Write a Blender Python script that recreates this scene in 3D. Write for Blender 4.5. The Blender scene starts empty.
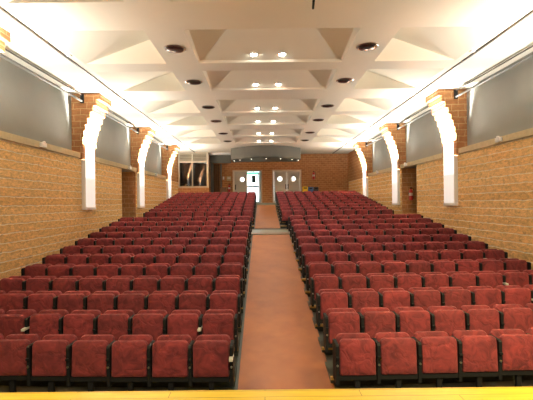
import bpy, bmesh, math, random
from mathutils import Vector, Matrix
random.seed(7)
S = bpy.context.scene
COL = S.collection
EYE = 2.60          # camera height above the floor in front of the stage
XC = 0.22           # centre line of the hall, the camera stands a little left of it
CEIL = 5.98
PI = math.pi

# ------------------------------------------------------------------ materials
def newmat(name):
    m = bpy.data.materials.new(name); m.use_nodes = True
    nt = m.node_tree; b = nt.nodes['Principled BSDF']
    return m, nt, b
def N(nt, t, **kw):
    n = nt.nodes.new(t)
    for k, v in kw.items(): setattr(n, k, v)
    return n
def plain(name, c, rough=.5, metal=0., bump=0., scale=60., var=0., vscale=4.):
    m, nt, b = newmat(name)
    b.inputs['Roughness'].default_value = rough; b.inputs['Metallic'].default_value = metal
    tc = N(nt, 'ShaderNodeTexCoord')
    no = N(nt, 'ShaderNodeTexNoise'); no.inputs['Scale'].default_value = vscale; no.inputs['Detail'].default_value = 4
    nt.links.new(tc.outputs['Object'], no.inputs['Vector'])
    mx = N(nt, 'ShaderNodeMix', data_type='RGBA')
    lo = tuple(x*(1-var) for x in c[:3]) + (1,); hi = tuple(min(1, x*(1+var)) for x in c[:3]) + (1,)
    mx.inputs['A'].default_value = lo; mx.inputs['B'].default_value = hi
    nt.links.new(no.outputs['Fac'], mx.inputs['Factor']); nt.links.new(mx.outputs['Result'], b.inputs['Base Color'])
    if bump:
        n2 = N(nt, 'ShaderNodeTexNoise'); n2.inputs['Scale'].default_value = scale; n2.inputs['Detail'].default_value = 5
        nt.links.new(tc.outputs['Object'], n2.inputs['Vector'])
        bp = N(nt, 'ShaderNodeBump'); bp.inputs['Strength'].default_value = bump; bp.inputs['Distance'].default_value = .02
        nt.links.new(n2.outputs['Fac'], bp.inputs['Height']); nt.links.new(bp.outputs['Normal'], b.inputs['Normal'])
    return m
def emis(name, c, s):
    m, nt, b = newmat(name)
    b.inputs['Base Color'].default_value = (.8, .8, .8, 1)
    b.inputs['Emission Color'].default_value = tuple(c) + (1,); b.inputs['Emission Strength'].default_value = s
    return m
def masonry(name, c1, c2, mortar, bw, rh, ms, axis, rough_bump, noise=.5):
    """block work; axis 'x': runs along x (faces y), 'y': runs along y (faces x)"""
    m, nt, b = newmat(name); b.inputs['Roughness'].default_value = .9
    tc = N(nt, 'ShaderNodeTexCoord'); sp = N(nt, 'ShaderNodeSeparateXYZ'); cb = N(nt, 'ShaderNodeCombineXYZ')
    nt.links.new(tc.outputs['Object'], sp.inputs[0])
    if axis == 'both':
        ad = N(nt, 'ShaderNodeMath', operation='ADD')
        nt.links.new(sp.outputs['X'], ad.inputs[0]); nt.links.new(sp.outputs['Y'], ad.inputs[1])
        nt.links.new(ad.outputs[0], cb.inputs['X'])
    else:
        nt.links.new(sp.outputs['X' if axis == 'x' else 'Y'], cb.inputs['X'])
    nt.links.new(sp.outputs['Z'], cb.inputs['Y'])
    dn = N(nt, 'ShaderNodeTexNoise'); dn.inputs['Scale'].default_value = 3.5; dn.inputs['Detail'].default_value = 3
    nt.links.new(tc.outputs['Object'], dn.inputs['Vector'])
    mxv = N(nt, 'ShaderNodeMix', data_type='RGBA', blend_type='LINEAR_LIGHT'); mxv.inputs['Factor'].default_value = .032
    nt.links.new(cb.outputs[0], mxv.inputs['A']); nt.links.new(dn.outputs['Color'], mxv.inputs['B'])
    br = N(nt, 'ShaderNodeTexBrick'); br.inputs['Scale'].default_value = 1
    br.inputs['Brick Width'].default_value = bw; br.inputs['Row Height'].default_value = rh
    br.inputs['Mortar Size'].default_value = ms; br.inputs['Mortar Smooth'].default_value = .35; br.inputs['Bias'].default_value = 0
    br.inputs['Color1'].default_value = c1 + (1,); br.inputs['Color2'].default_value = c2 + (1,); br.inputs['Mortar'].default_value = mortar + (1,)
    nt.links.new(mxv.outputs['Result'], br.inputs['Vector'])
    no = N(nt, 'ShaderNodeTexNoise'); no.inputs['Scale'].default_value = 17 if noise > .4 else 11; no.inputs['Detail'].default_value = 9; no.inputs['Roughness'].default_value = .74 if noise > .4 else .65; no.inputs['Distortion'].default_value = .5
    mp = N(nt, 'ShaderNodeMapping'); mp.inputs['Scale'].default_value = (1, .45, 1) if axis != 'x' else (.45, 1, 1)
    nt.links.new(tc.outputs['Object'], mp.inputs[0]); nt.links.new(mp.outputs[0], no.inputs['Vector'])
    rp = N(nt, 'ShaderNodeValToRGB'); rp.color_ramp.elements[0].position = .32; rp.color_ramp.elements[1].position = .68
    rp.color_ramp.elements[0].color = (1-noise,)*3 + (1,); rp.color_ramp.elements[1].color = (1+noise*.35,)*3 + (1,)
    nt.links.new(no.outputs['Fac'], rp.inputs[0])
    mu = N(nt, 'ShaderNodeMix', data_type='RGBA', blend_type='MULTIPLY'); mu.inputs['Factor'].default_value = 1
    nt.links.new(br.outputs['Color'], mu.inputs['A']); nt.links.new(rp.outputs[0], mu.inputs['B'])
    mj = N(nt, 'ShaderNodeMix', data_type='RGBA'); mj.inputs['B'].default_value = mortar + (1,)
    
    n3 = N(nt, 'ShaderNodeTexNoise'); n3.inputs['Scale'].default_value = 4.5; n3.inputs['Detail'].default_value = 5; n3.inputs['Roughness'].default_value = .7
    nt.links.new(tc.outputs['Object'], n3.inputs['Vector'])
    m3 = N(nt, 'ShaderNodeMapRange'); m3.inputs['From Min'].default_value = .38; m3.inputs['From Max'].default_value = .62; m3.inputs['To Min'].default_value = .12; m3.inputs['To Max'].default_value = .95
    nt.links.new(n3.outputs['Fac'], m3.inputs['Value'])
    mm = N(nt, 'ShaderNodeMath', operation='MULTIPLY'); nt.links.new(m3.outputs[0], mm.inputs[0]); nt.links.new(br.outputs['Fac'], mm.inputs[1])
    nt.links.new(mm.outputs[0], mj.inputs['Factor']); nt.links.new(mu.outputs['Result'], mj.inputs['A'])
    nt.links.new(mj.outputs['Result'], b.inputs['Base Color'])
    bp = N(nt, 'ShaderNodeBump'); bp.inputs['Strength'].default_value = rough_bump; bp.inputs['Distance'].default_value = .05
    sm = N(nt, 'ShaderNodeMath', operation='SUBTRACT')
    nt.links.new(no.outputs['Fac'], sm.inputs[0]); nt.links.new(br.outputs['Fac'], sm.inputs[1])
    nt.links.new(sm.outputs[0], bp.inputs['Height']); nt.links.new(bp.outputs['Normal'], b.inputs['Normal'])
    return m
def velvet():
    m, nt, b = newmat('burgundy_velvet')
    tc = N(nt, 'ShaderNodeTexCoord'); oi = N(nt, 'ShaderNodeObjectInfo')
    off = N(nt, 'ShaderNodeVectorMath', operation='SCALE'); off.inputs[0].default_value = (37, 91, 53)
    nt.links.new(oi.outputs['Random'], off.inputs['Scale'])
    ad = N(nt, 'ShaderNodeVectorMath', operation='ADD')
    nt.links.new(tc.outputs['Object'], ad.inputs[0]); nt.links.new(off.outputs[0], ad.inputs[1])
    no = N(nt, 'ShaderNodeTexNoise'); no.inputs['Scale'].default_value = 7; no.inputs['Detail'].default_value = 4; no.inputs['Distortion'].default_value = 1.2
    nt.links.new(ad.outputs[0], no.inputs['Vector'])
    rp = N(nt, 'ShaderNodeValToRGB')
    e = rp.color_ramp.elements
    e[0].position = .3; e[0].color = (.085, .007, .012, 1)
    e[1].position = .72; e[1].color = (.205, .024, .029, 1)
    nt.links.new(no.outputs['Fac'], rp.inputs[0])
    hv = N(nt, 'ShaderNodeHueSaturation')
    mr = N(nt, 'ShaderNodeMapRange'); mr.inputs['To Min'].default_value = .88; mr.inputs['To Max'].default_value = 1.14
    nt.links.new(oi.outputs['Random'], mr.inputs['Value']); nt.links.new(mr.outputs[0], hv.inputs['Value'])
    nt.links.new(rp.outputs[0], hv.inputs['Color']); nt.links.new(hv.outputs[0], b.inputs['Base Color'])
    b.inputs['Roughness'].default_value = .85
    b.inputs['Sheen Weight'].default_value = .2; b.inputs['Sheen Roughness'].default_value = .45
    b.inputs['Sheen Tint'].default_value = (1, .45, .38, 1)
    # soft creases in the pile
    vo = N(nt, 'ShaderNodeTexVoronoi', feature='DISTANCE_TO_EDGE'); vo.inputs['Scale'].default_value = 3.0
    dv = N(nt, 'ShaderNodeVectorMath', operation='ADD')
    sc = N(nt, 'ShaderNodeVectorMath', operation='SCALE'); sc.inputs['Scale'].default_value = .18
    nt.links.new(no.outputs['Color'], sc.inputs[0]); nt.links.new(ad.outputs[0], dv.inputs[0]); nt.links.new(sc.outputs[0], dv.inputs[1])
    nt.links.new(dv.outputs[0], vo.inputs['Vector'])
    cl = N(nt, 'ShaderNodeMapRange'); cl.inputs['From Max'].default_value = .09
    nt.links.new(vo.outputs['Distance'], cl.inputs['Value'])
    sm = N(nt, 'ShaderNodeMath', operation='MULTIPLY_ADD'); sm.inputs[1].default_value = .5
    nt.links.new(cl.outputs[0], sm.inputs[0]); nt.links.new(no.outputs['Fac'], sm.inputs[2])
    bp = N(nt, 'ShaderNodeBump'); bp.inputs['Strength'].default_value = .42; bp.inputs['Distance'].default_value = .025
    nt.links.new(sm.outputs[0], bp.inputs['Height']); nt.links.new(bp.outputs['Normal'], b.inputs['Normal'])
    return m
def planks(name, c1, c2, bw, rh, rough, gap=.004):
    m, nt, b = newmat(name); b.inputs['Roughness'].default_value = rough
    tc = N(nt, 'ShaderNodeTexCoord')
    br = N(nt, 'ShaderNodeTexBrick'); br.inputs['Scale'].default_value = 1
    br.inputs['Brick Width'].default_value = bw; br.inputs['Row Height'].default_value = rh; br.inputs['Mortar Size'].default_value = gap
    br.inputs['Color1'].default_value = c1 + (1,); br.inputs['Color2'].default_value = c2 + (1,)
    br.inputs['Mortar'].default_value = tuple(x*.4 for x in c1) + (1,)
    nt.links.new(tc.outputs['Object'], br.inputs['Vector'])
    no = N(nt, 'ShaderNodeTexNoise'); no.inputs['Scale'].default_value = 6; no.inputs['Detail'].default_value = 6
    mp = N(nt, 'ShaderNodeMapping'); mp.inputs['Scale'].default_value = (.5, 6, 6)
    nt.links.new(tc.outputs['Object'], mp.inputs[0]); nt.links.new(mp.outputs[0], no.inputs['Vector'])
    rp = N(nt, 'ShaderNodeValToRGB'); rp.color_ramp.elements[0].color = (.6, .55, .45, 1); rp.color_ramp.elements[1].color = (1.15, 1.15, 1.1, 1)
    nt.links.new(no.outputs['Fac'], rp.inputs[0])
    mu = N(nt, 'ShaderNodeMix', data_type='RGBA', blend_type='MULTIPLY'); mu.inputs['Factor'].default_value = 1
    nt.links.new(br.outputs['Color'], mu.inputs['A']); nt.links.new(rp.outputs[0], mu.inputs['B'])
    nt.links.new(mu.outputs['Result'], b.inputs['Base Color'])
    return m
def carpet_mat():
    m, nt, b = newmat('terracotta_matting'); b.inputs['Roughness'].default_value = .42
    tc = N(nt, 'ShaderNodeTexCoord')
    ch = N(nt, 'ShaderNodeTexChecker'); ch.inputs['Scale'].default_value = 45
    nt.links.new(tc.outputs['Object'], ch.inputs['Vector'])
    no = N(nt, 'ShaderNodeTexNoise'); no.inputs['Scale'].default_value = 1.6; no.inputs['Detail'].default_value = 6; no.inputs['Roughness'].default_value = .65
    nt.links.new(tc.outputs['Object'], no.inputs['Vector'])
    rp = N(nt, 'ShaderNodeValToRGB'); e = rp.color_ramp.elements
    e[0].position = .35; e[0].color = (.22, .064, .013, 1); e[1].position = .7; e[1].color = (.33, .112, .024, 1)
    nt.links.new(no.outputs['Fac'], rp.inputs[0])
    mx = N(nt, 'ShaderNodeMix', data_type='RGBA', blend_type='MULTIPLY'); mx.inputs['Factor'].default_value = 1
    c2 = N(nt, 'ShaderNodeMix', data_type='RGBA'); c2.inputs['A'].default_value = (1, 1, 1, 1); c2.inputs['B'].default_value = (.86, .84, .82, 1)
    nt.links.new(ch.outputs['Fac'], c2.inputs['Factor'])
    nt.links.new(rp.outputs[0], mx.inputs['A']); nt.links.new(c2.outputs['Result'], mx.inputs['B'])
    nt.links.new(mx.outputs['Result'], b.inputs['Base Color'])
    bp = N(nt, 'ShaderNodeBump'); bp.inputs['Strength'].default_value = .25; bp.inputs['Distance'].default_value = .004
    nt.links.new(ch.outputs['Fac'], bp.inputs['Height']); nt.links.new(bp.outputs['Normal'], b.inputs['Normal'])
    return m
def glass_mat(name, tint=(.9, .95, .95), rough=0., alpha=None):
    m, nt, b = newmat(name)
    b.inputs['Base Color'].default_value = tint + (1,); b.inputs['Roughness'].default_value = rough
    b.inputs['Transmission Weight'].default_value = 1.0; b.inputs['IOR'].default_value = 1.45
    return m

M = {}
M['velvet'] = velvet()
M['black'] = plain('black_painted_steel', (.009, .009, .010), .65)
M['black'].node_tree.nodes['Principled BSDF'].inputs['Specular IOR Level'].default_value = .2
M['zinc'] = plain('zinc', (.6, .6, .58), .35, 1.)
M['pale'] = plain('pale_plastic', (.55, .53, .48), .45)
M['ceil'] = plain('ceiling_plaster', (.80, .77, .665), .9, bump=.12, scale=40, var=.03, vscale=2)
M['white'] = plain('white_paint', (.82, .81, .78), .5)
M['whitem'] = plain('white_metal', (.80, .79, .77), .45)
M['block_y'] = masonry('split_face_block', (.97, .65, .275), (.88, .54, .20), (1., .90, .68), 60., .20, .014, 'y', .8, .56)
M['block_pier'] = masonry('smooth_block', (.42, .19, .07), (.36, .155, .055), (.52, .33, .16), .40, .19, .012, 'both', .3, .25)
M['block_smooth'] = masonry('fair_face_block', (.50, .25, .09), (.42, .20, .07), (.60, .40, .20), .40, .19, .011, 'both', .3, .3)
M['brick_x'] = masonry('facing_brick', (.42, .20, .075), (.34, .155, .055), (.48, .29, .14), .30, .145, .012, 'x', .4, .3)
M['concrete'] = plain('ledge_concrete', (.50, .42, .26), .9, bump=.4, scale=50, var=.25, vscale=9)
M['plaster'] = plain('grey_plaster', (.27, .277, .255), .85, bump=.1, scale=30, var=.12, vscale=1.3)
M['greypaint'] = plain('grey_green_paint', (.095, .112, .108), .6, var=.05)
M['darkgrey'] = plain('dark_grey_panel', (.08, .09, .075), .6, var=.1)
M['doorgrey'] = plain('door_grey', (.40, .395, .35), .5, var=.04)
M['frame'] = plain('beige_frame', (.50, .44, .33), .5)
M['lino'] = plain('green_grey_terrazzo', (.17, .19, .15), .30, var=.25, vscale=30)
M['darklino'] = plain('dark_green_lino', (.035, .042, .033), .45, var=.3, vscale=20)
M['riser'] = planks('riser_wood', (.58, .36, .10), (.52, .30, .08), 2.4, .5, .4)
M['stagewood'] = planks('golden_stage_boards', (.80, .58, .05), (.70, .49, .035), 1.6, .11, .28)
M['carpet'] = carpet_mat()
M['darkmetal'] = plain('dark_bronze', (.05, .045, .04), .35, .8)
M['reflector'] = plain('smoked_reflector', (.22, .19, .16), .25, 1.)
M['chrome'] = plain('chrome', (.75, .74, .72), .18, 1.)
M['track'] = plain('track_bronze', (.10, .085, .065), .5)
M['tube'] = plain('aluminium_tube', (.13, .127, .12), .45)
M['wood'] = planks('brown_door_wood', (.19, .10, .045), (.16, .085, .04), 2.2, .12, .45)
M['red'] = plain('extinguisher_red', (.42, .012, .015), .3)
M['yellow'] = plain('bin_yellow', (.85, .58, .02), .45)
M['blue'] = plain('bin_blue', (.05, .13, .33), .45)
M['charcoal'] = plain('bin_charcoal', (.03, .033, .036), .5)
M['rubber'] = plain('rubber', (.015, .015, .015), .6)
M['boxgreen'] = plain('box_green', (.34, .34, .17), .5)
M['green'] = emis('green_sign', (.05, .55, .32), .8)
M['glass'] = glass_mat('clear_glass')
M['lamp'] = emis('lamp_white', (1., .95, .84), 30)
M['lampsmall'] = emis('lamp_small', (1., .93, .8), 2.5)
M['opal'] = emis('opal_lamp', (1., .96, .88), 22)
M['opalpanel'] = emis('opal_panel', (1., .97, .93), .22)
M['upper_panel_glow'] = emis('panel_glow', (1., .97, .92), .5)
M['booth_dark'] = plain('booth_interior', (.05, .04, .035), .9)

# ------------------------------------------------------------------ mesh helpers
def add_box(bm, x0, x1, y0, y1, z0, z1, bev=0., mi=0):
    v = [bm.verts.new((x, y, z)) for x in (x0, x1) for y in (y0, y1) for z in (z0, z1)]
    idx = [(0, 1, 3, 2), (4, 6, 7, 5), (0, 4, 5, 1), (2, 3, 7, 6), (0, 2, 6, 4), (1, 5, 7, 3)]
    fs = [bm.faces.new([v[i] for i in f]) for f in idx]
    for f in fs: f.material_index = mi
    if bev:
        es = list({e for f in fs for e in f.edges})
        r = bmesh.ops.bevel(bm, geom=es, offset=bev, segments=2, affect='EDGES', profile=.6)
        for f in r['faces']: f.material_index = mi
def add_cyl(bm, p0, p1, r0, r1=None, n=16, cap=True):
    r1 = r0 if r1 is None else r1
    p0, p1 = Vector(p0), Vector(p1); d = (p1-p0).normalized()
    a = d.orthogonal().normalized(); b = d.cross(a)
    A = [bm.verts.new(p0 + (a*math.cos(2*PI*i/n) + b*math.sin(2*PI*i/n))*r0) for i in range(n)]
    B = [bm.verts.new(p1 + (a*math.cos(2*PI*i/n) + b*math.sin(2*PI*i/n))*r1) for i in range(n)]
    for i in range(n): bm.faces.new((A[i], A[(i+1) % n], B[(i+1) % n], B[i]))
    if cap: bm.faces.new(A[::-1]); bm.faces.new(B)
def add_lathe(bm, prof, c=(0, 0, 0), n=24, axis='z'):
    rings = []
    for r, h in prof:
        ring = []
        for i in range(n):
            a = 2*PI*i/n; u, w = r*math.cos(a), r*math.sin(a)
            p = (u, w, h) if axis == 'z' else (u, h, w)
            ring.append(bm.verts.new((c[0]+p[0], c[1]+p[1], c[2]+p[2])))
        rings.append(ring)
    for A, B in zip(rings, rings[1:]):
        for i in range(n): bm.faces.new((A[i], A[(i+1) % n], B[(i+1) % n], B[i]))
    bm.faces.new(rings[0][::-1]); bm.faces.new(rings[-1])
def add_prism(bm, pts, axis, a0, a1, mi=0):
    """polygon pts extruded; axis 'x': pts are (y,z); 'y': (x,z); 'z': (x,y)"""
    def P(p, a): return {'x': (a, p[0], p[1]), 'y': (p[0], a, p[1]), 'z': (p[0], p[1], a)}[axis]
    A = [bm.verts.new(P(p, a0)) for p in pts]; B = [bm.verts.new(P(p, a1)) for p in pts]; n = len(pts)
    fs = [bm.faces.new((A[i], A[(i+1) % n], B[(i+1) % n], B[i])) for i in range(n)]
    fs += [bm.faces.new(A[::-1]), bm.faces.new(B)]
    for f in fs: f.material_index = mi
    return fs
def obj(name, bm, mats, parent=None, smooth=False, loc=None):
    bmesh.ops.recalc_face_normals(bm, faces=bm.faces[:])
    me = bpy.data.meshes.new(name); bm.to_mesh(me); bm.free()
    for m in (mats if isinstance(mats, (list, tuple)) else [mats]): me.materials.append(M[m])
    if smooth:
        me.polygons.foreach_set('use_smooth', [True]*len(me.polygons)); 
        try: me.set_sharp_from_angle(angle=math.radians(38))
        except Exception: pass
    o = bpy.data.objects.new(name, me); COL.objects.link(o)
    if parent: o.parent = parent
    if loc: o.location = loc
    return o
def boxes(*bs, bev=0.):
    bm = bmesh.new()
    for b in bs: add_box(bm, *b, bev=bev)
    return bm
def cyls(*cs):
    bm = bmesh.new()
    for c in cs: add_cyl(bm, *c)
    return bm
def thing(name, label, cat, loc=(0, 0, 0), rz=0, group=None):
    o = bpy.data.objects.new(name, None); COL.objects.link(o)
    o.empty_display_size = .1; o.location = loc; o.rotation_euler = (0, 0, rz)
    o['label'] = label; o['category'] = cat
    if group: o['group'] = group
    return o
def tag(o, label, cat, group=None):
    o['label'] = label; o['category'] = cat
    if group: o['group'] = group
    return o
def struct(name, bm, mats, label=None, cat=None, smooth=False):
    o = obj(name, bm, mats, smooth=smooth); o['kind'] = 'structure'
    if label: o['label'] = label; o['category'] = cat or name.split('_')[0]
    return o
def L(x): return XC - x     # left side, distance from the centre line
def R(x): return XC + x

# ------------------------------------------------------------------ layout of the rows
ROWS = []
for k in range(12): ROWS.append((5.30 + .83*k, .014 + .119*k, 'front', k))
for k in range(9):  ROWS.append((17.40 + .838*k, 1.46 + .1255*k, 'rear', k))
CROSS = 1.46
BACKZ = 2.60
WALL = 5.75; PIER = 5.65; UPPER = 5.97
AISLE = {'front': (-.425, .928), 'rear': (-.40, .78)}
def seat_pos(side, zone, n, D):
    """centre of the n-th seat from the aisle (n from 0) and how far back the gently bowed row puts it"""
    a0, a1 = AISLE[zone]; p = .527 if side < 0 else (.542 if zone == 'rear' else .534)
    x = (a0 - p*(n+.5)) if side < 0 else (a1 + p*(n+.5))
    dx = x - .28
    return x, D + .05*dx*dx/D + (.008*max(0, x-1) if side > 0 else 0)

# ------------------------------------------------------------------ floor
bm = bmesh.new()
add_box(bm, L(7.4), R(7.4), -4.2, 28, -.5, -.3)                                   # sub-floor
add_box(bm, L(5.9), R(5.9), 3.3, 4.95, -.3, 0, mi=1)
ax0, ax1 = -.42, .98
add_prism(bm, [(4.9, -.3), (4.9, 0), (5.40, 0.0), (15.1, CROSS), (15.1, -.3)], 'x', ax0, ax1, mi=1)
add_box(bm, L(7.3), R(7.3), 14.78, 17.0, -.3, CROSS)
add_prism(bm, [(17.0, -.3), (17.0, CROSS), (17.7, CROSS), (26.0, BACKZ), (26.0, -.3)], 'x', -.42, .84, mi=1)
add_box(bm, L(5.95), R(5.95), 25.0, 32.5, -.3, BACKZ)
struct('floor', bm, ['lino', 'darklino'])
def steps(side):
    bm = bmesh.new()
    for D, z, zone, k in ROWS:
        a0, a1 = AISLE[zone]
        y0, y1 = D - .50, D + .34
        if zone == 'front' and k == 0: y0 = 4.6
        if zone == 'front' and k == 11: y1 = 14.79
        if zone == 'rear' and k == 0: y0 = 16.95
        if zone == 'rear' and k == 8: y1 = 25.02
        x0, x1 = (L(WALL+.1), a0) if side < 0 else (a1, R(WALL+.1))
        ns = 10; fr, bk = [], []
        for i in range(ns+1):
            x = x0 + (x1-x0)*i/ns; dx = x-.28
            s = .05*dx*dx/D + (.008*max(0, x-1) if side > 0 else 0)
            fr.append((x, y0+s)); bk.append((x, y1+s+(.12 if not ((zone == 'front' and k == 11) or (zone == 'rear' and k == 8)) else -s)))
        fs = add_prism(bm, fr + bk[::-1], 'z', -.3, z)
        # wooden nosing along the edge of the step and down its end by the aisle
        fs = add_prism(bm, [(x, y-.012) for x, y in fr] + [(x, y+.035) for x, y in fr[::-1]], 'z', z-.035, z+.006, mi=1)
    return bm
struct('floor_left', steps(-1), ['darklino', 'riser'])
struct('floor_right', steps(1), ['darklino', 'riser'])
struct('floor_stage', boxes((L(7.3), R(7.3), -4.2, 3.405, -.3, .93), (L(7.3), R(7.3), -4.2, 3.437, .93, 1.0), bev=.012), 'stagewood')

# aisle carpets
def carpet(name, y0, z0, y1, z1, x0, x1, label):
    bm = bmesh.new()
    add_prism(bm, [(y0, z0+.002), (y0, z0+.014), (y1, z1+.014), (y1, z1+.002)], 'x', x0, x1)
    o = obj(name, bm, 'carpet'); tag(o, label, 'carpet', 'aisle carpets'); return o
bm = bmesh.new()
add_prism(bm, [(4.75, .002), (4.75, .014), (5.40, .014), (15.1, CROSS+.014), (15.1, CROSS+.002), (5.40, .002)], 'x', -.375, .965)
tag(obj('aisle_carpet', bm, 'carpet'), 'long terracotta carpet runner sloping up the aisle between the front seat blocks', 'carpet', 'aisle carpets')
carpet('aisle_carpet', 17.75, CROSS+.007, 26.0, BACKZ, -.36, .76, 'shorter terracotta carpet runner between the rear seat blocks, leading to the doors')

# ------------------------------------------------------------------ side walls
PC0 = [7.24 + 5.29*i for i in range(4)]; PW = .48
PCS = {-1: [PC0[i]+d for i, d in enumerate((.10, .03, .12, .18))], 1: [PC0[i]+d for i, d in enumerate((.02, .02, -.12, -.16))]}
DOS = {-1: 15.72, 1: 15.5}                                           # doorway in each side wall
LED0, LED1 = EYE+1.42, EYE+1.585
def side_wall(sg, nm):
    X = (lambda d: XC + sg*d)
    PC = PCS[sg]; DO0, DO1 = DOS[sg], PC[2]-PW-.03
    def bx(bm, d0, d1, *r, **k):
        a, b = sorted((X(d0), X(d1))); add_box(bm, a, b, *r, **k)
    bm = bmesh.new()
    bx(bm, WALL, 6.3, -4.2, DO0, -.3, LED0)
    bx(bm, WALL, 6.3, DO1+.02, 28.2, -.3, LED0)
    struct('wall_'+nm, bm, 'block_y')
    bm = bmesh.new()                                              # the little passage behind the doorway
    bx(bm, WALL+.02, 7.3, DO0-.3, DO0-.004, CROSS-.3, LED0); bx(bm, WALL+.004, 7.3, DO1, DO1+.019, CROSS-.3, LED0)
    bx(bm, 7.15, 7.3, DO0, DO1, CROSS-.3, LED0); bx(bm, 6.3, 7.3, DO0-.3, DO1+.3, LED0, LED0+.15)
    struct('wall_%s_passage' % nm, bm, 'block_smooth')
    bm = bmesh.new()
    bx(bm, UPPER, 6.3, -4.2, PC[3], LED0, 7.2)
    struct('wall_%s_upper' % nm, bm, 'plaster')
    bm = bmesh.new(); bx(bm, WALL, 6.3, PC[3]+.01, 28.2, LED0+.001, 7.2)
    struct('wall_%s_rear' % nm, bm, 'block_smooth')
    bm = bmesh.new()
    ends = [-4.2] + [v for c in PC for v in (c-PW, c+PW)] + [27.8]
    for a, b in list(zip(ends[::2], ends[1::2]))[:4]: bx(bm, WALL-.045, UPPER-.002, a+.002, b-.002, LED0, LED1, bev=.012)
    struct('trim_1' if sg < 0 else 'trim_2', bm, 'concrete')
    for i, c in enumerate(PC):                                    # the piers step out course by course under the ceiling
        bm = bmesh.new(); h = .19; z = -.3
        bx(bm, PIER, UPPER, c-PW, c+PW, LED0-.02, 4.46)
        z = 4.46; n = 8; h = (CEIL-z)/n
        for q in range(n):
            t = (q+1)/n
            proj = .54*t**1.75
            bx(bm, PIER-proj, UPPER, c-PW, c+PW, z+q*h, z+(q+1)*h - .004, bev=.008)
        o = struct('pillar', bm, 'block_pier')
        tp = ['nearest the stage', 'second from the stage', 'just behind the side doorway', 'nearest the back wall'][i]
        g = thing('wall_uplight', 'tall white uplight panel on the %s brick pier %s' % (nm, tp), 'lamp', (X(WALL), c, EYE-.12), 0 if sg > 0 else PI, 'uplights on the brick piers')
        hw = .335
        b2 = bmesh.new(); add_box(b2, -.135, -.12, -hw, hw, .0, .95, bev=.003)
        obj('front_panel', b2, 'opalpanel', g)
        b2 = bmesh.new(); add_box(b2, -.135, -.12, -hw, hw, .951, 1.92, bev=.003)
        obj('upper_panel_glow', b2, 'upper_panel_glow', g)  # upper half of the panel glows more, imitating lamplight washing over it
        b2 = boxes((-.12, -.001, -hw, -hw+.012, .03, LED0-EYE+.08))
        obj('side_panel', b2, 'whitem', g)
        obj('side_panel', boxes((-.12, -.001, hw-.012, hw, .03, LED0-EYE+.08)), 'whitem', g)
        obj('bottom_lip', boxes((-.15, -.001, -hw-.01, hw+.01, -.03, .06), bev=.006), 'whitem', g)
        obj('lamp_tube', cyls(((-.045, -hw+.03, 1.44), (-.045, hw-.03, 1.44), .02)), 'opal', g, smooth=True)
        for (dx, dz, en, sx, tilt) in ((-.10, 1.84, 110, .09, 0),):
            ld = bpy.data.lights.new('pier_uplight', 'AREA'); ld.shape = 'RECTANGLE'; ld.size = sx; ld.size_y = .8
            ld.energy = en; ld.color = (1., .955, .87)
            lo = bpy.data.objects.new('pier_uplight', ld); COL.objects.link(lo)
            lo.location = (X(PIER+dx), c, EYE+dz); lo.rotation_euler = (0, PI - sg*math.radians(tilt)*-1, 0)
        for dy in (-.2, .2):  # unseen spots added in front of the pier to whiten its stepped top
            ld = bpy.data.lights.new('added_corbel_spot', 'SPOT'); ld.energy = 1500; ld.spot_size = math.radians(52); ld.spot_blend = .55; ld.shadow_soft_size = .05; ld.color = (1., .955, .87)
            lo = bpy.data.objects.new('added_corbel_spot', ld); COL.objects.link(lo); lo.location = (X(PIER-.62), c+dy, EYE+1.2)
            lo.rotation_euler = (Vector((X(PIER-.06), c+dy*.4, EYE+2.45))-lo.location).to_track_quat('-Z', 'Y').to_euler()
    # rods and tubes between the piers just under the ceiling
    spans = [(PC[0]+PW, PC[1]-PW), (PC[1]+PW, PC[2]-PW), (PC[2]+PW, PC[3]-PW)]
    nmz = ['nearest the stage', 'in the doorway bay', 'in the rear bay']
    for (a, b), wz in zip(spans, nmz):
        g = thing('curtain_rail', 'aluminium curtain rail above the grey %s wall panel %s' % (nm, wz), 'curtain rail', (X(PIER-.02), (a+b)/2, EYE+3.1), 0, 'curtain rails between the piers')
        hl = (b-a)/2
        obj('rail_tube', cyls(((0, -hl, .03), (0, hl, .03), .032)), 'tube', g, smooth=True)
        obj('upper_rod', cyls(((0, -hl, .215), (0, hl, .215), .018)), 'track', g, smooth=True)
        for s in (-1, 1):
            obj('bracket', boxes((-.05, .05, s*hl-(.05 if s > 0 else 0), s*hl+(.05 if s < 0 else 0), -.03, .24), bev=.006), 'black', g)
    # small white emergency lights, not spots, clipped to the ledge
    for i, y in enumerate((9.95, 16.45, 20.5)):
        wz = ['in the bay nearest the stage', 'above the side doorway', 'in the rear bay'][i]
        g = thing('emergency_light', 'small white emergency light on the %s concrete ledge %s' % (nm, wz), 'emergency light', (X(WALL-.047), y, EYE+1.50), 0 if sg > 0 else PI, 'emergency lights on the ledges')
        obj('housing', boxes((-.08, -.001, -.10, .10, -.05, .06), bev=.012), 'whitem', g)
        b2 = bmesh.new(); add_lathe(b2, [(.035, 0), (.04, .015), (.032, .03), (.02, .04)], (-.06, .0, .06), 16); obj('lens', b2, 'white', g, smooth=True)
side_wall(-1, 'left'); side_wall(1, 'right')
struct('wall_front', boxes((L(7.3), R(7.3), -4.4, -4.2, -.3, 7.2)), 'greypaint')

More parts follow.
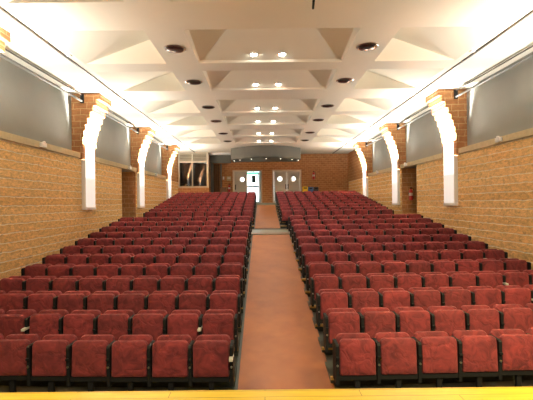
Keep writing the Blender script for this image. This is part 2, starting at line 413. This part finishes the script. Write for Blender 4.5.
# ------------------------------------------------------------------ ceiling
def ceiling():
    bm = bmesh.new(); Z = CEIL
    coffers = []
    for b in range(-1, 4):
        base = PC0[0] + .52 + 5.29*b
        if b < 3:
            coffers += [(base, base+1.85), (base+2.43, base+4.2)]
    xs = [L(UPPER+.05), L(4.45), L(2.5), L(1.72), R(1.72), R(2.5), R(4.45), R(UPPER+.05)]
    ys = [-4.2]
    for a, b in coffers:
        if a > ys[-1]: ys += [a, b]
    ys.append(28.0)
    def quad(*p, mi=0):
        f = bm.faces.new([bm.verts.new(q) for q in p]); f.material_index = mi
    cset = {(round(a, 3), round(b, 3)) for a, b in coffers}
    for j in range(len(ys)-1):
        y0, y1 = ys[j], ys[j+1]; cof = (round(y0, 3), round(y1, 3)) in cset
        for i in range(len(xs)-1):
            x0, x1 = xs[i], xs[i+1]
            if not (cof and i in (1, 3, 5)):
                quad((x0, y0, Z), (x1, y0, Z), (x1, y1, Z), (x0, y1, Z)); continue
            if i == 3:
                h = .45; xt = .48; c = XC
                e = .06                                            # small bevel round the opening
                quad((x0, y1, Z), (x1, y1, Z), (x1-.03, y1-.03, Z+.05), (x0+.03, y1-.03, Z+.05))
                A = (x0+.03, y1-.03, Z+.05); B = (x1-.03, y1-.03, Z+.05); T0 = (c-xt, y0+.05, Z+h); T1 = (c+xt, y0+.05, Z+h)
                C0 = (x0, y0, Z); C1 = (x1, y0, Z)
                quad(A, B, T1, T0)
                K0 = (x0+.01, y0+.02, Z+.28); K1 = (x1-.01, y0+.02, Z+.28)
                quad((x0, y1, Z), A, K0, C0); quad((x1, y1, Z), C1, K1, B)
                bm.faces.new([bm.verts.new(q) for q in (A, T0, K0)]); bm.faces.new([bm.verts.new(q) for q in (B, K1, T1)])
                bm.faces.new([bm.verts.new(q) for q in (C0, K0, T0, T1, K1, C1)])
            else:
                h = .66
                xi, xo = (x1, x0) if i == 1 else (x0, x1)          # inner (deep) side, outer (flush) side
                I0 = (xi, y0, Z); I1 = (xi, y1, Z); O0 = (xo, y0, Z); O1 = (xo, y1, Z)
                U0 = (xi, y0+.25, Z+h); U1 = (xi, y1-.12, Z+h)
                quad(O0, O1, U1, U0); quad(O1, I1, U1); quad(O0, U0, I0) if False else None
                f = bm.faces.new([bm.verts.new(q) for q in (O0, U0, I0)]); quad(I0, U0, U1, I1)
    return bm, coffers
bm, COF = ceiling()
bmesh.ops.remove_doubles(bm, verts=bm.verts[:], dist=1e-4)
struct('ceiling', bm, 'ceil')
struct('roof', boxes((L(7.6), R(7.6), -4.5, 33.5, 7.1, 7.3)), 'ceil')  # unseen slab added over the ceiling to keep sky light from leaking in
for i, s in enumerate((-1, 1)):
    struct('trim_%d' % (3+i), boxes((XC+s*4.65-.022, XC+s*4.65+.022, -4, 27.7, CEIL-.03, CEIL+.001)), 'track')
ordn = ['first', 'second', 'third', 'fourth', 'fifth', 'sixth']
VIS = COF[2:8]
for q, (a, b) in enumerate(VIS):
    yl = a + (b-a)*.86; zl = CEIL + .05 + .40*(1-.86)
    for s, sd in ((-1, 'left'), (1, 'right')):
        g = thing('ceiling_spotlight', 'small bright %s-hand ceiling spotlight in the %s recess from the stage' % (sd, ordn[q]), 'lamp', (XC-.06+s*.33, yl-.03, zl-.01), 0, 'lit spotlights in the ceiling recesses')
        b2 = bmesh.new(); add_lathe(b2, [(.095, .03), (.095, -.012), (.08, -.02), (.075, -.005)], n=20); obj('trim_ring', b2, 'white', g, smooth=True)
        b2 = bmesh.new(); add_lathe(b2, [(.073, -.008), (.07, -.025), (.04, -.045), (.01, -.05)], n=20); obj('bulb', b2, 'lamp', g, smooth=True)
        ld = bpy.data.lights.new('ceiling_spot', 'SPOT'); ld.energy = 75; ld.spot_size = math.radians(105); ld.spot_blend = .7; ld.shadow_soft_size = .06; ld.color = (1, .90, .74)
        lo = bpy.data.objects.new('ceiling_spot', ld); COL.objects.link(lo); lo.location = (XC-.06+s*.33, yl-.03, zl-.10)
        g = thing('recessed_downlight', 'unlit dark recessed downlight with chrome rim, %s of the %s ceiling recess from the stage' % (sd, ordn[q]), 'lamp', (XC+s*2.09, (a+b)/2, CEIL), 0, 'unlit recessed downlights')
        b2 = bmesh.new(); add_lathe(b2, [(.10, -.001), (.235, -.002), (.235, -.014), (.21, -.026), (.19, -.014)], n=32); obj('rim', b2, 'chrome', g, smooth=True)
        b2 = bmesh.new(); add_lathe(b2, [(.19, -.014), (.188, -.028), (.13, -.045), (.05, -.05)], n=32); obj('reflector', b2, 'reflector', g, smooth=True)
for s, sd in ((-1, 'left'), (1, 'right')):
    for q, y in enumerate((9.0, 12.55, 17.75)):
        b2 = bmesh.new(); add_lathe(b2, [(.06, 0), (.06, -.02), (.045, -.035), (.02, -.04)], n=20)  # small white discs, their use unknown
        o = obj('ceiling_fitting', b2, 'white', smooth=True, loc=(XC+s*4.54, y, CEIL-.001))
        tag(o, 'small round white ceiling detector by the %s ceiling track, %s from the stage' % (sd, ordn[q]), 'fitting', 'small ceiling fittings')

# microphone hanging near the stage
g = thing('hanging_microphone', 'slim black microphone hanging from the ceiling near the stage', 'microphone', (.655, 5.0, EYE+2.42))
obj('body', cyls(((0, 0, 0), (.015, 0, .16), .014, .018), ((.015, 0, .16), (.018, 0, .2), .018, .006)), 'black', g, smooth=True)
obj('cable', cyls(((.018, 0, .19), (.03, 0, CEIL-EYE-2.42), .004)), 'black', g, smooth=True)

# ------------------------------------------------------------------ back of the hall
BY = 27.8; DTOP = EYE+2.22
LD0, LD1 = -2.0, -.10; RD0, RD1 = .76, 2.63
bm = bmesh.new()
add_box(bm, L(6.2), LD0, BY, BY+.2, 2.3, CEIL+.6); add_box(bm, LD1, RD0, BY, BY+.2, 2.3, CEIL+.6); add_box(bm, RD1, R(6.2), BY, BY+.2, 2.3, CEIL+.6)
add_box(bm, LD0, LD1, BY, BY+.2, DTOP, CEIL+.6); add_box(bm, RD0, RD1, BY, BY+.2, DTOP, CEIL+.6)
add_box(bm, L(6.2), R(6.2), BY, BY+.2, -.3, BACKZ-.001)
struct('wall_back', bm, 'brick_x')
def door_frame(i, x0, x1):
    bm = boxes((x0-.07, x0+.03, BY-.03, BY+.22, BACKZ, DTOP+.07), (x1-.03, x1+.07, BY-.03, BY+.22, BACKZ, DTOP+.07), (x0+.03, x1-.03, BY-.03, BY+.22, DTOP-.03, DTOP+.07))
    o = obj('door_frame', bm, 'frame'); return o
def leaf(parent, x0, x1, port, hinge=None, ang=0.):
    """grey door leaf with a round porthole, built in x from the hinge"""
    w = x1-x0; z0, z1 = BACKZ+.01, DTOP-.035
    pz = EYE+1.66; n = 32; r = .145
    holder = bpy.data.objects.new('door_leaf', None)
    bm = bmesh.new()
    cx = w*port
    for yy in (0., .045):
        ring = [bm.verts.new((cx+r*math.cos(2*PI*i/n), yy, pz+r*math.sin(2*PI*i/n))) for i in range(n)]
        out = []
        for i in range(n):
            a = 2*PI*i/n; dx, dz = math.cos(a), math.sin(a)
            tx = ((w-cx) if dx > 0 else cx)/abs(dx) if abs(dx) > 1e-6 else 1e9
            tz = ((z1-pz) if dz > 0 else (pz-z0))/abs(dz) if abs(dz) > 1e-6 else 1e9
            t = min(tx, tz); out.append(bm.verts.new((cx+dx*t, yy, pz+dz*t)))
        for i in range(n): bm.faces.new((ring[i], ring[(i+1) % n], out[(i+1) % n], out[i]))
        # corner fillers
        cor = [(0, z0), (w, z0), (w, z1), (0, z1)]
        for (ccx, ccz) in cor:
            a = math.atan2(ccz-pz, ccx-cx) % (2*PI); i = int(a/(2*PI)*n) % n
            bm.faces.new((out[i], out[(i+1) % n], bm.verts.new((ccx, yy, ccz))))
        if yy == 0.: R0 = ring
        else:
            for i in range(n): bm.faces.new((R0[i], R0[(i+1) % n], ring[(i+1) % n], ring[i]))
    for bx_ in ((0, .001, 0, .045, z0, z1), (w-.001, w, 0, .045, z0, z1)): add_box(bm, *bx_)
    o = obj('door_leaf', bm, 'doorgrey', parent)
    o.location = (x0, BY+.06, 0)
    b2 = bmesh.new(); nn = 32
    for (ra, rb, y0, y1) in ((r-.012, r+.035, -.012, .0),):
        A = [[b2.verts.new((cx+q*math.cos(2*PI*i/nn), y, pz+q*math.sin(2*PI*i/nn))) for i in range(nn)] for q, y in ((ra, y1), (ra, y0), (rb, y0), (rb, y1))]
        for u in range(3):
            for i in range(nn): b2.faces.new((A[u][i], A[u][(i+1) % nn], A[u+1][(i+1) % nn], A[u+1][i]))
    f = obj('porthole_rim', b2, 'chrome', o, smooth=True)
    b2 = bmesh.new(); add_cyl(b2, (cx, .018, pz), (cx, .024, pz), r, n=32); obj('porthole_glass', b2, 'glass', o)
    obj('push_plate', boxes((w*(.88 if port < .5 else .05), w*(.95 if port < .5 else .12), -.006, 0, BACKZ+.95, BACKZ+1.3)), 'darkmetal', o)
    return o
mid = (LD0+LD1)/2
d1 = door_frame(1, LD0, LD1); d1.name = 'door_1'; d1['kind'] = 'structure'
leaf(d1, LD0+.04, mid-.02, .62)
lf = leaf(d1, LD1-.04-.9, LD1-.04, .45)
lf.location = (LD1-.04, BY+.16, 0); lf.rotation_euler = (0, 0, PI/2+.16)
for_open = lf
lf.scale = (1, 1, 1)
d2 = door_frame(2, RD0, RD1); d2.name = 'door_2'; d2['kind'] = 'structure'
mid = (RD0+RD1)/2
leaf(d2, RD0+.04, mid-.003, .46); leaf(d2, mid+.003, RD1-.04, .50)

# lobby behind the doors with a glazed street front
bm = boxes((L(5.95), -2.9, 27.99, 28.1, 2.3, CEIL), (-3.0, -2.9, 28.0, 31.6, BACKZ, CEIL), (3.5, 3.6, 28.0, 31.6, BACKZ, CEIL), (-3.0, 3.6, 28.0, 31.6, DTOP+.45, DTOP+.6))
struct('wall_lobby', bm, 'white')
wn = boxes((-2.9, 3.5, 31.4, 31.5, BACKZ, BACKZ+.12), (-2.9, 3.5, 31.4, 31.5, DTOP+.3, DTOP+.45), *[(x-.04, x+.04, 31.4, 31.5, BACKZ+.12, DTOP+.3) for x in (-2.86, -1.42, -.12, 1.1, 2.3, 3.46)])
w = struct('window_1', wn, 'whitem')
obj('pane', boxes((-2.86, 3.46, 31.445, 31.455, BACKZ+.12, DTOP+.3)), 'glass', w)
obj('push_bar', boxes((-1.38, -.16, 31.36, 31.4, EYE+1.22, EYE+1.36), bev=.01), 'charcoal', w)
tag(obj('exit_sign', boxes((-1.25, -.15, 30.2, 30.25, EYE+2.16, EYE+2.34), bev=.006), 'green'), 'green lit exit sign beyond the open left-hand door', 'sign')
tag(obj('notice_board', boxes((-.84, -.52, 31.2, 31.23, EYE+1.58, EYE+2.16), (-.70, -.66, 31.2, 31.23, EYE+2.16, DTOP+.449), bev=.004), 'charcoal'), 'dark notice hanging in the bright open doorway', 'notice')
struct('ground', boxes((-30, 30, 32.5, 70, 2.3, 2.5)), 'concrete')

# curved grey bulkhead over the doors
hw = 2.15; n = 24; y_c, y_e = 23.35, 24.65; z0, z1 = EYE+2.73, CEIL
pts = [(XC + hw*(2*i/n-1), y_c + (y_e-y_c)*(2*i/n-1)**2) for i in range(n+1)]
bm = bmesh.new(); add_prism(bm, pts + [(XC+hw, 26.2), (XC-hw, 26.2)], 'z', z0, z1-.004)
struct('trim_5', bm, 'greypaint', smooth=True)
bm = bmesh.new(); add_prism(bm, [(x, y+.06) for x, y in pts] + [(XC+hw-.05, 26.1), (XC-hw+.05, 26.1)], 'z', z0-.05, z0-.001)
struct('trim_6', bm, 'darkgrey', smooth=True)
names7 = ['leftmost of seven', 'second from left of seven', 'third from left of seven', 'middle one of seven', 'third from right of seven', 'second from right of seven', 'rightmost of seven']
for q, u in enumerate((-.9, -.73, -.40, 0., .40, .73, .92)):
    x = XC + hw*u; y = y_c + (y_e-y_c)*u*u + .12
    g = thing('bulkhead_spotlight', 'tiny lit spotlight under the grey bulkhead, ' + names7[q], 'lamp', (x, y, z0-.051), 0, 'spotlights under the grey bulkhead')
    b2 = bmesh.new(); add_lathe(b2, [(.045, 0), (.05, -.06), (.04, -.065)], n=14); obj('housing', b2, 'black', g, smooth=True)
    b2 = bmesh.new(); add_lathe(b2, [(.030, -.064), (.030, -.075), (.02, -.09), (.01, -.092)], n=14); obj('bulb', b2, 'lampsmall', g, smooth=True)
    ld = bpy.data.lights.new('bulkhead_spot', 'SPOT'); ld.energy = 22; ld.spot_size = math.radians(110); ld.spot_blend = .8; ld.color = (1, .85, .62); ld.shadow_soft_size = .05
    lo = bpy.data.objects.new('bulkhead_spot', ld); COL.objects.link(lo); lo.location = (x, y, z0-.2); lo.rotation_euler = (math.radians(14), 0, 0)

# projection booth in the back left corner
FY = 26.2; bx0, bx1 = L(WALL), -3.52
sill = EYE+1.05; gtop = EYE+2.70; gx = bx1-.12
struct('wall_booth', boxes((bx0, bx1, FY, FY+.12, BACKZ-.4, sill), (bx1-.12, bx1, FY+.12, BY, BACKZ, CEIL)), 'brick_x')
bm = boxes((bx0+.02, bx1, FY-.03, FY+.1, sill, sill+.10), (bx0+.02, bx0+.10, FY-.03, FY+.1, sill+.10, CEIL-.02), (bx1-.14, bx1, FY-.03, FY+.1, sill+.10, CEIL-.02),
           (bx0+.10, bx1-.14, FY-.03, FY+.1, gtop, gtop+.08), (-4.62, -4.55, FY-.03, FY+.1, sill+.10, CEIL-.06), (bx0+.10, bx1-.14, FY-.03, FY+.1, CEIL-.09, CEIL-.02))
w2 = struct('window_2', bm, 'frame')
obj('pane', boxes((bx0+.10, -4.62, FY+.02, FY+.03, sill+.10, gtop), (-4.55, bx1-.14, FY+.02, FY+.03, sill+.10, gtop)), 'glass', w2)
bm = bmesh.new()
for xa, xb in ((bx0+.10, -4.62), (-4.55, bx1-.14)):
    for k in range(5):
        z = gtop+.09+k*.10; add_prism(bm, [(FY-.02, z), (FY+.06, z+.085), (FY+.07, z+.085), (FY-.01, z)], 'x', xa, xb)
obj('louvre', bm, 'frame', w2)
for q in ((bx0, bx1-.13, BY-.3, BY-.25, BACKZ, CEIL), (bx0+.001, bx0+.01, FY+.13, BY-.3, BACKZ, CEIL), (bx1-.135, bx1-.122, FY+.13, BY-.3, BACKZ, CEIL), (bx0, bx1-.13, FY+.13, BY-.3, BACKZ, BACKZ+.02), (bx0, bx1-.13, FY+.13, BY-.3, CEIL-.02, CEIL-.01)):
    struct('wall_booth_inside', boxes(q), 'booth_dark')
g = thing('film_projector', 'dark projector standing behind the booth window', 'projector', (-5.15, FY+.8, BACKZ+.02))
obj('stand', cyls(((0, 0, 0), (0, 0, .95), .06), ((0, 0, 0), (0, 0, .03), .28)), 'black', g, smooth=True)
obj('body', boxes((-.22, .22, -.3, .3, .96, 1.45), bev=.03), 'charcoal', g); obj('lens', cyls(((0, -.3, 1.25), (0, -.48, 1.25), .07)), 'darkmetal', g, smooth=True)
# dark header and brown folding door beside the booth
struct('trim_7', boxes((bx1+.005, LD0-.1, 26.9, 27.0, EYE+2.72, CEIL-.14)), 'darkgrey')
struct('trim_8', boxes((bx1+.005, LD0-.1, 26.55, 27.0, CEIL-.13, CEIL-.004)), 'white')
struct('trim_9', boxes((bx1+.01, bx1+.14, 27.05, BY-.001, BACKZ, EYE+2.72), (-2.90, -2.82, 27.5, BY-.001, BACKZ, EYE+2.72)), 'greypaint')
bm = bmesh.new(); pts = []
x = bx1+.16; k = 0
while x < -2.92:
    pts.append((x, 27.62 if k % 2 else 27.55)); x += .065; k += 1
add_prism(bm, pts + [(p[0], p[1]+.02) for p in pts[::-1]], 'z', BACKZ+.001, EYE+2.70)
d3 = struct('door_3', bm, 'wood')
# things along the back wall
def extinguisher(loc, rz, label, s=1., ):
    g = thing('fire_extinguisher', label, 'fire extinguisher', loc, rz, 'fire extinguishers')
    b2 = bmesh.new(); add_lathe(b2, [(.05, -.27*s), (.08, -.26*s), (.083, .12*s), (.075, .17*s), (.03, .22*s), (.025, .25*s)], (0, -.10, 0), 24); obj('cylinder', b2, 'red', g, smooth=True)
    obj('valve', boxes((-.03, .03, -.13, -.07, .25*s, .29*s), (-.02, .02, -.19, -.07, .29*s, .31*s), bev=.004), 'black', g)
    obj('label_band', cyls(((0, -.10, -.06), (0, -.10, .06), .0845)), 'pale', g, smooth=True)
    b2 = bmesh.new(); hp = [(.03, -.13, .27*s), (.10, -.14, .25*s), (.125, -.12, .1*s), (.12, -.11, -.1*s), (.11, -.11, -.2*s)]
    for p, q in zip(hp, hp[1:]): add_cyl(b2, p, q, .012, n=10)
    obj('hose', b2, 'rubber', g, smooth=True)
    obj('wall_bracket', boxes((-.09, .09, -.02, -.001, .02, .06), (-.02, .02, -.03, -.001, -.2, .2)), 'darkmetal', g)
    return g
extinguisher((3.54, BY, EYE+1.86), 0, 'red fire extinguisher on the back brick wall above the coloured bins')
extinguisher((6.33, PCS[1][2]-PW-.033, EYE+.30), 0, 'red fire extinguisher inside the right side doorway', .95)
extinguisher((-2.31, BY, EYE+1.05), 0, 'red fire extinguisher just left of the open door')
tag(obj('wall_notice', boxes((3.90, 4.12, BY-.012, BY-.001, EYE+2.0, EYE+2.22), bev=.003), 'brick_x'), 'faint square plate on the back wall beside the extinguisher', 'sign')
g = thing('control_box', 'yellow-green control box on the brick wall left of the doors', 'control box', (-2.33, BY, EYE+1.72))
obj('case', boxes((-.15, .15, -.10, -.001, -.15, .15), bev=.01), 'boxgreen', g); obj('window', boxes((-.10, .10, -.104, -.10, -.03, .10)), 'pale', g)
tag(obj('light_switch', boxes((-2.86+.1, -2.66, BY-.02, BY-.001, EYE+1.66, EYE+1.86), bev=.004), 'white'), 'white light switch plate on the brick wall beside the brown folding door', 'switch')
g = thing('wooden_cabinet', 'low dark brown cabinet against the back wall beside the folding door', 'cabinet', (-2.68, 27.45, BACKZ))
obj('body', boxes((-.2, .2, -.2, .2, .05, 1.06), bev=.008), 'wood', g); obj('top', boxes((-.22, .22, -.22, .22, 1.06, 1.10), bev=.006), 'wood', g); obj('plinth', boxes((-.19, .19, -.18, .19, 0, .05)), 'black', g)
for mname, x0, x1, h, lab in (('yellow', 2.72, 3.07, 1.08, 'yellow recycling bin against the back wall right of the doors'), ('blue', 3.10, 3.44, 1.05, 'blue recycling bin between the yellow and the charcoal bins'), ('charcoal', 3.47, 3.80, 1.05, 'charcoal recycling bin right of the blue bin')):
    cx = (x0+x1)/2; hw_ = (x1-x0)/2
    g = thing('recycling_bin', lab, 'bin', (cx, 27.35, BACKZ), 0, 'recycling bins by the back wall')
    b2 = bmesh.new()
    a = [b2.verts.new((sx*hw_*f, sy*.2*f, z)) for z, f in ((0, .85), (.86, 1.)) for sx, sy in ((-1, -1), (1, -1), (1, 1), (-1, 1))]
    for i in range(4): b2.faces.new((a[i], a[(i+1) % 4], a[4+(i+1) % 4], a[4+i]))
    b2.faces.new(a[:4]); b2.faces.new(a[4:]); obj('body', b2, mname, g)
    obj('lid', boxes((-hw_, hw_, -.21, .21, .862, h), bev=.03), mname, g)
    obj('slot', boxes((-hw_*.6, hw_*.6, -.214, -.21, h-.14, h-.06)), 'black', g)

# ------------------------------------------------------------------ chairs
P_ = .53
def cushion(w, h, t, rt, rb, dome, seg=5):
    """upholstered pad, x across, z up from 0, face towards -y"""
    def outline(ins):
        pts = []
        for cx, cz, r, a0 in ((w/2-rt, h-rt, rt, 0), (-w/2+rt, h-rt, rt, PI/2), (-w/2+rb, rb, rb, PI), (w/2-rb, rb, rb, 1.5*PI)):
            for i in range(seg+1):
                a = a0 + PI/2*i/seg; pts.append((cx+r*math.cos(a), cz+r*math.sin(a)))
        k1 = (w-2*ins)/w; k2 = (h-2*ins)/h
        return [(x*k1, h/2+(z-h/2)*k2) for x, z in pts]
    e = t*.38
    layers = [(e*.5, t), (0, t*.8), (0, e), (e*.3, e*.35), (e, 0), (w*.16, -dome*.55), (w*.30, -dome*.9), (w*.42, -dome)]
    bm = bmesh.new(); prev = None
    for ins, y in layers:
        ring = [bm.verts.new((x, y, z)) for x, z in outline(ins)]
        if prev:
            for i in range(len(ring)): bm.faces.new((prev[i], prev[(i+1) % len(ring)], ring[(i+1) % len(ring)], ring[i]))
        else: bm.faces.new(ring)
        prev = ring
    bm.faces.new(prev)
    return bm
def tri_box(x0, x1, y0, y1, z0, z1, bev=.006):
    bm = bmesh.new(); add_box(bm, x0, x1, y0, y1, z0, z1, bev=bev); return bm
def panel_bm(x):
    bm = bmesh.new()
    add_prism(bm, [(-.205, .25), (.02, .25), (.05, .73), (.03, .765), (-.195, .765), (-.215, .745)], 'x', x-.02, x+.02)
    return bm
def bolt_bm(x):
    return cyls(((x, -.20, .50), (x, -.222, .50), .014, .014, 10))
def arm_bm(x):
    return tri_box(x-.022, x+.022, -.235, -.115, .585, .615, .006)
class Part:      # mesh data made once, used by every chair
    pass
def mk(name, bm, mat, smooth):
    o = obj(name, bm, mat, smooth=smooth); me = o.data; bpy.data.objects.remove(o); return me
CM = {
 'seat': mk('seat', cushion(.465, .455, .085, .065, .02, .016), 'velvet', True),
 'backrest': mk('backrest', cushion(.465, .47, .075, .07, .02, .010), 'velvet', True),
 'side_panel': mk('side_panel', panel_bm(-P_/2), 'black', False),
 'side_panel_far': mk('side_panel', panel_bm(P_/2), 'black', False),
 'hinge_bolt': mk('hinge_bolt', bolt_bm(-P_/2), 'zinc', True),
 'hinge_bolt_far': mk('hinge_bolt', bolt_bm(P_/2), 'zinc', True),
 'armrest': mk('armrest', arm_bm(-P_/2), 'black', False),
 'armrest_far': mk('armrest', arm_bm(P_/2), 'black', False),
 'armrest_pale': mk('armrest', tri_box(-P_/2-.024, -P_/2+.024, -.30, -.115, .60, .635), 'pale', False),
 'armrest_pale_far': mk('armrest', tri_box(P_/2-.024, P_/2+.024, -.30, -.115, .60, .635), 'pale', False),
 'support_beam': mk('support_beam', tri_box(-P_/2-.019, P_/2-.028, -.19, -.10, .30, .365, .006), 'black', False),
 'leg': mk('leg', boxes((-.03, .03, -.17, -.12, .012, .30), (-.05, .05, -.22, -.07, .0005, .012)), 'black', False),
}
def part(name, me, parent, loc=(0, 0, 0), rx=0.):
    o = bpy.data.objects.new(name, me); COL.objects.link(o); o.parent = parent; o.location = loc; o.rotation_euler = (rx, 0, 0); return o
SEATZ = .365; BACKZ0 = .352; RECL = -.10
def chair_specs(end_far, pale, pale_far, down):
    sp = [('backrest', 'backrest', (0, .0, BACKZ0), RECL), ('seat', 'seat', (0, -.215, SEATZ), RECL*.55+down),
          ('side_panel', 'side_panel', (0, 0, 0), 0), ('armrest', 'armrest_pale' if pale else 'armrest', (0, 0, 0), 0),
          ('support_beam', 'support_beam', (0, 0, 0), 0), ('leg', 'leg', (0, 0, 0), 0)]
    if end_far: sp += [('side_panel', 'side_panel_far', (0, 0, 0), 0), ('armrest', 'armrest_pale_far' if pale_far else 'armrest_far', (0, 0, 0), 0)]
    return sp
NTH = ['beside', 'second', 'third', 'fourth', 'fifth', 'sixth', 'seventh', 'eighth', 'ninth']
ROWN = ['front', 'second', 'third', 'fourth', 'fifth', 'sixth', 'seventh', 'eighth', 'ninth', 'tenth', 'eleventh', 'twelfth']
PALE = {(-1, 1, 0), (-1, 1, 5), (1, 2, 7), (1, 3, 7), (1, 5, 8), (1, 6, 7), (1, 7, 7)}
PALE_FAR = {(-1, 0, 0)}
DOWN = {(-1, 1, 6): .20, (1, 5, 7): .05, (-1, 4, 7): .12}
rest = []
for ri, (D, z, zone, k) in enumerate(ROWS):
    for side in (-1, 1):
        sn = 'left' if side < 0 else 'right'
        for n in range(9):
            x, y = seat_pos(side, zone, n, D)
            far = (side < 0 and n == 0) or (side > 0 and n == 8)
            if ri >= 17: rest.append((x, y, z, far)); continue
            px = 262.8 + x*400/D
            if px < -40 or px > 575: continue
            key = (side, ri, n)
            pl = key in PALE; pf = key in PALE_FAR; dn = DOWN.get(key, 0)
            st = 'half-lowered' if dn > .1 else 'folded'
            wh = ('seat beside the aisle on the %s' % sn) if n == 0 else ('%s seat %s of the aisle' % (NTH[n], sn))
            if zone == 'front': rw = ('front row' if k == 0 else '%s row from stage' % ROWN[k])
            else: rw = ('first' if k == 0 else ROWN[k]) + ' row behind cross aisle'
            lab = '%s burgundy chair, %s, %s' % (st, wh, rw)
            if (pl or pf): lab += ', pale armrest'
            g = thing('auditorium_chair', lab, 'chair', (x, y, z), 0, 'burgundy tip-up chairs')
            for nm, mk_, loc, rx in chair_specs(far, pl, pf, dn):
                p = part(nm, CM[mk_], g, loc, rx + (random.uniform(-.025, .025) if nm == 'seat' else 0))
                if nm == 'side_panel': part('hinge_bolt', CM['hinge_bolt_far' if mk_.endswith('far') else 'hinge_bolt'], p)
                if nm == 'armrest' and 'pale' in mk_: p['label'] = 'pale plastic armrest'
# the farthest rows, past the three hundredth chair, as one mass
vs, fs, mi, sm = [], [], [], []
mats = ['velvet', 'black', 'zinc', 'pale']
for x, y, z, far in rest:
    for nm, mk_, loc, rx in chair_specs(far, False, False, random.uniform(-.02, .02)):
        me = CM[mk_]; T = Matrix.Translation((x, y, z)) @ Matrix.Translation(loc) @ Matrix.Rotation(rx, 4, 'X')
        b0 = len(vs); vs.extend(T @ v.co for v in me.vertices)
        m_i = mats.index('velvet' if nm in ('seat', 'backrest') else 'black')
        for p in me.polygons: fs.append([b0+i for i in p.vertices]); mi.append(m_i); sm.append(p.use_smooth)
me = bpy.data.meshes.new('auditorium_chairs'); me.from_pydata(vs, [], fs)
for m in mats: me.materials.append(M[m])
me.polygons.foreach_set('material_index', mi); me.polygons.foreach_set('use_smooth', sm); me.update()
o = bpy.data.objects.new('rear_chair_rows', me); COL.objects.link(o); o['kind'] = 'stuff'
tag(o, 'rows of burgundy chairs farthest back, just before the doors', 'chairs', 'burgundy tip-up chairs')

# ------------------------------------------------------------------ light
def area(name, loc, rot, sx, sy, e, c):
    ld = bpy.data.lights.new(name, 'AREA'); ld.shape = 'RECTANGLE'; ld.size = sx; ld.size_y = sy; ld.energy = e; ld.color = c
    o = bpy.data.objects.new(name, ld); COL.objects.link(o); o.location = loc; o.rotation_euler = rot; return o
def spot(name, loc, tgt, e, c, ang, blend=.6, soft=.1):
    ld = bpy.data.lights.new(name, 'SPOT'); ld.energy = e; ld.color = c; ld.spot_size = math.radians(ang); ld.spot_blend = blend; ld.shadow_soft_size = soft
    o = bpy.data.objects.new(name, ld); COL.objects.link(o); o.location = loc
    o.rotation_euler = (Vector(tgt)-Vector(loc)).to_track_quat('-Z', 'Y').to_euler(); return o
spot('stage_light', (3.6, 1.6, 5.6), (3.3, 5.4, .4), 1250, (1, .78, .36), 62, 1., .15)
spot('stage_light', (-3.2, 1.2, 5.6), (-2.8, 5.4, .4), 330, (1, .76, .36), 60, 1., .15)
spot('stage_light', (0.4, 1.2, 5.8), (0.5, 3.6, 1.0), 420, (1, .84, .45), 100, .8, .15)
spot('stage_light', (5.0, 1.0, 5.6), (4.5, 3.4, 1.0), 120, (1, .84, .45), 80, .8, .15)
area('stage_row_light', (XC, -1.0, 5.7), (math.radians(52), 0, 0), 7, .8, 90, (1, .9, .74))
w = bpy.data.worlds.new('World'); S.world = w; w.use_nodes = True
bg = w.node_tree.nodes['Background']; bg.inputs[0].default_value = (.86, .95, 1, 1); bg.inputs[1].default_value = 3.0

# ------------------------------------------------------------------ camera
cd = bpy.data.cameras.new('camera'); cam = bpy.data.objects.new('camera', cd); COL.objects.link(cam)
cd.sensor_width = 36; cd.lens = 36*400/533; cd.shift_x = 3.7/533; cd.shift_y = 3.0/533; cd.clip_start = .05; cd.clip_end = 200
cam.location = (0, 0, EYE)
cam.matrix_world = Matrix.Translation((0, 0, EYE)) @ Matrix.Rotation(math.radians(90), 4, 'X') @ Matrix.Rotation(math.radians(-.65), 4, 'Z')
S.camera = cam
S.view_settings.view_transform = 'Standard'; S.view_settings.look = 'None'; S.view_settings.gamma = 1; S.view_settings.use_curve_mapping = False
S.view_settings.exposure = 1.14
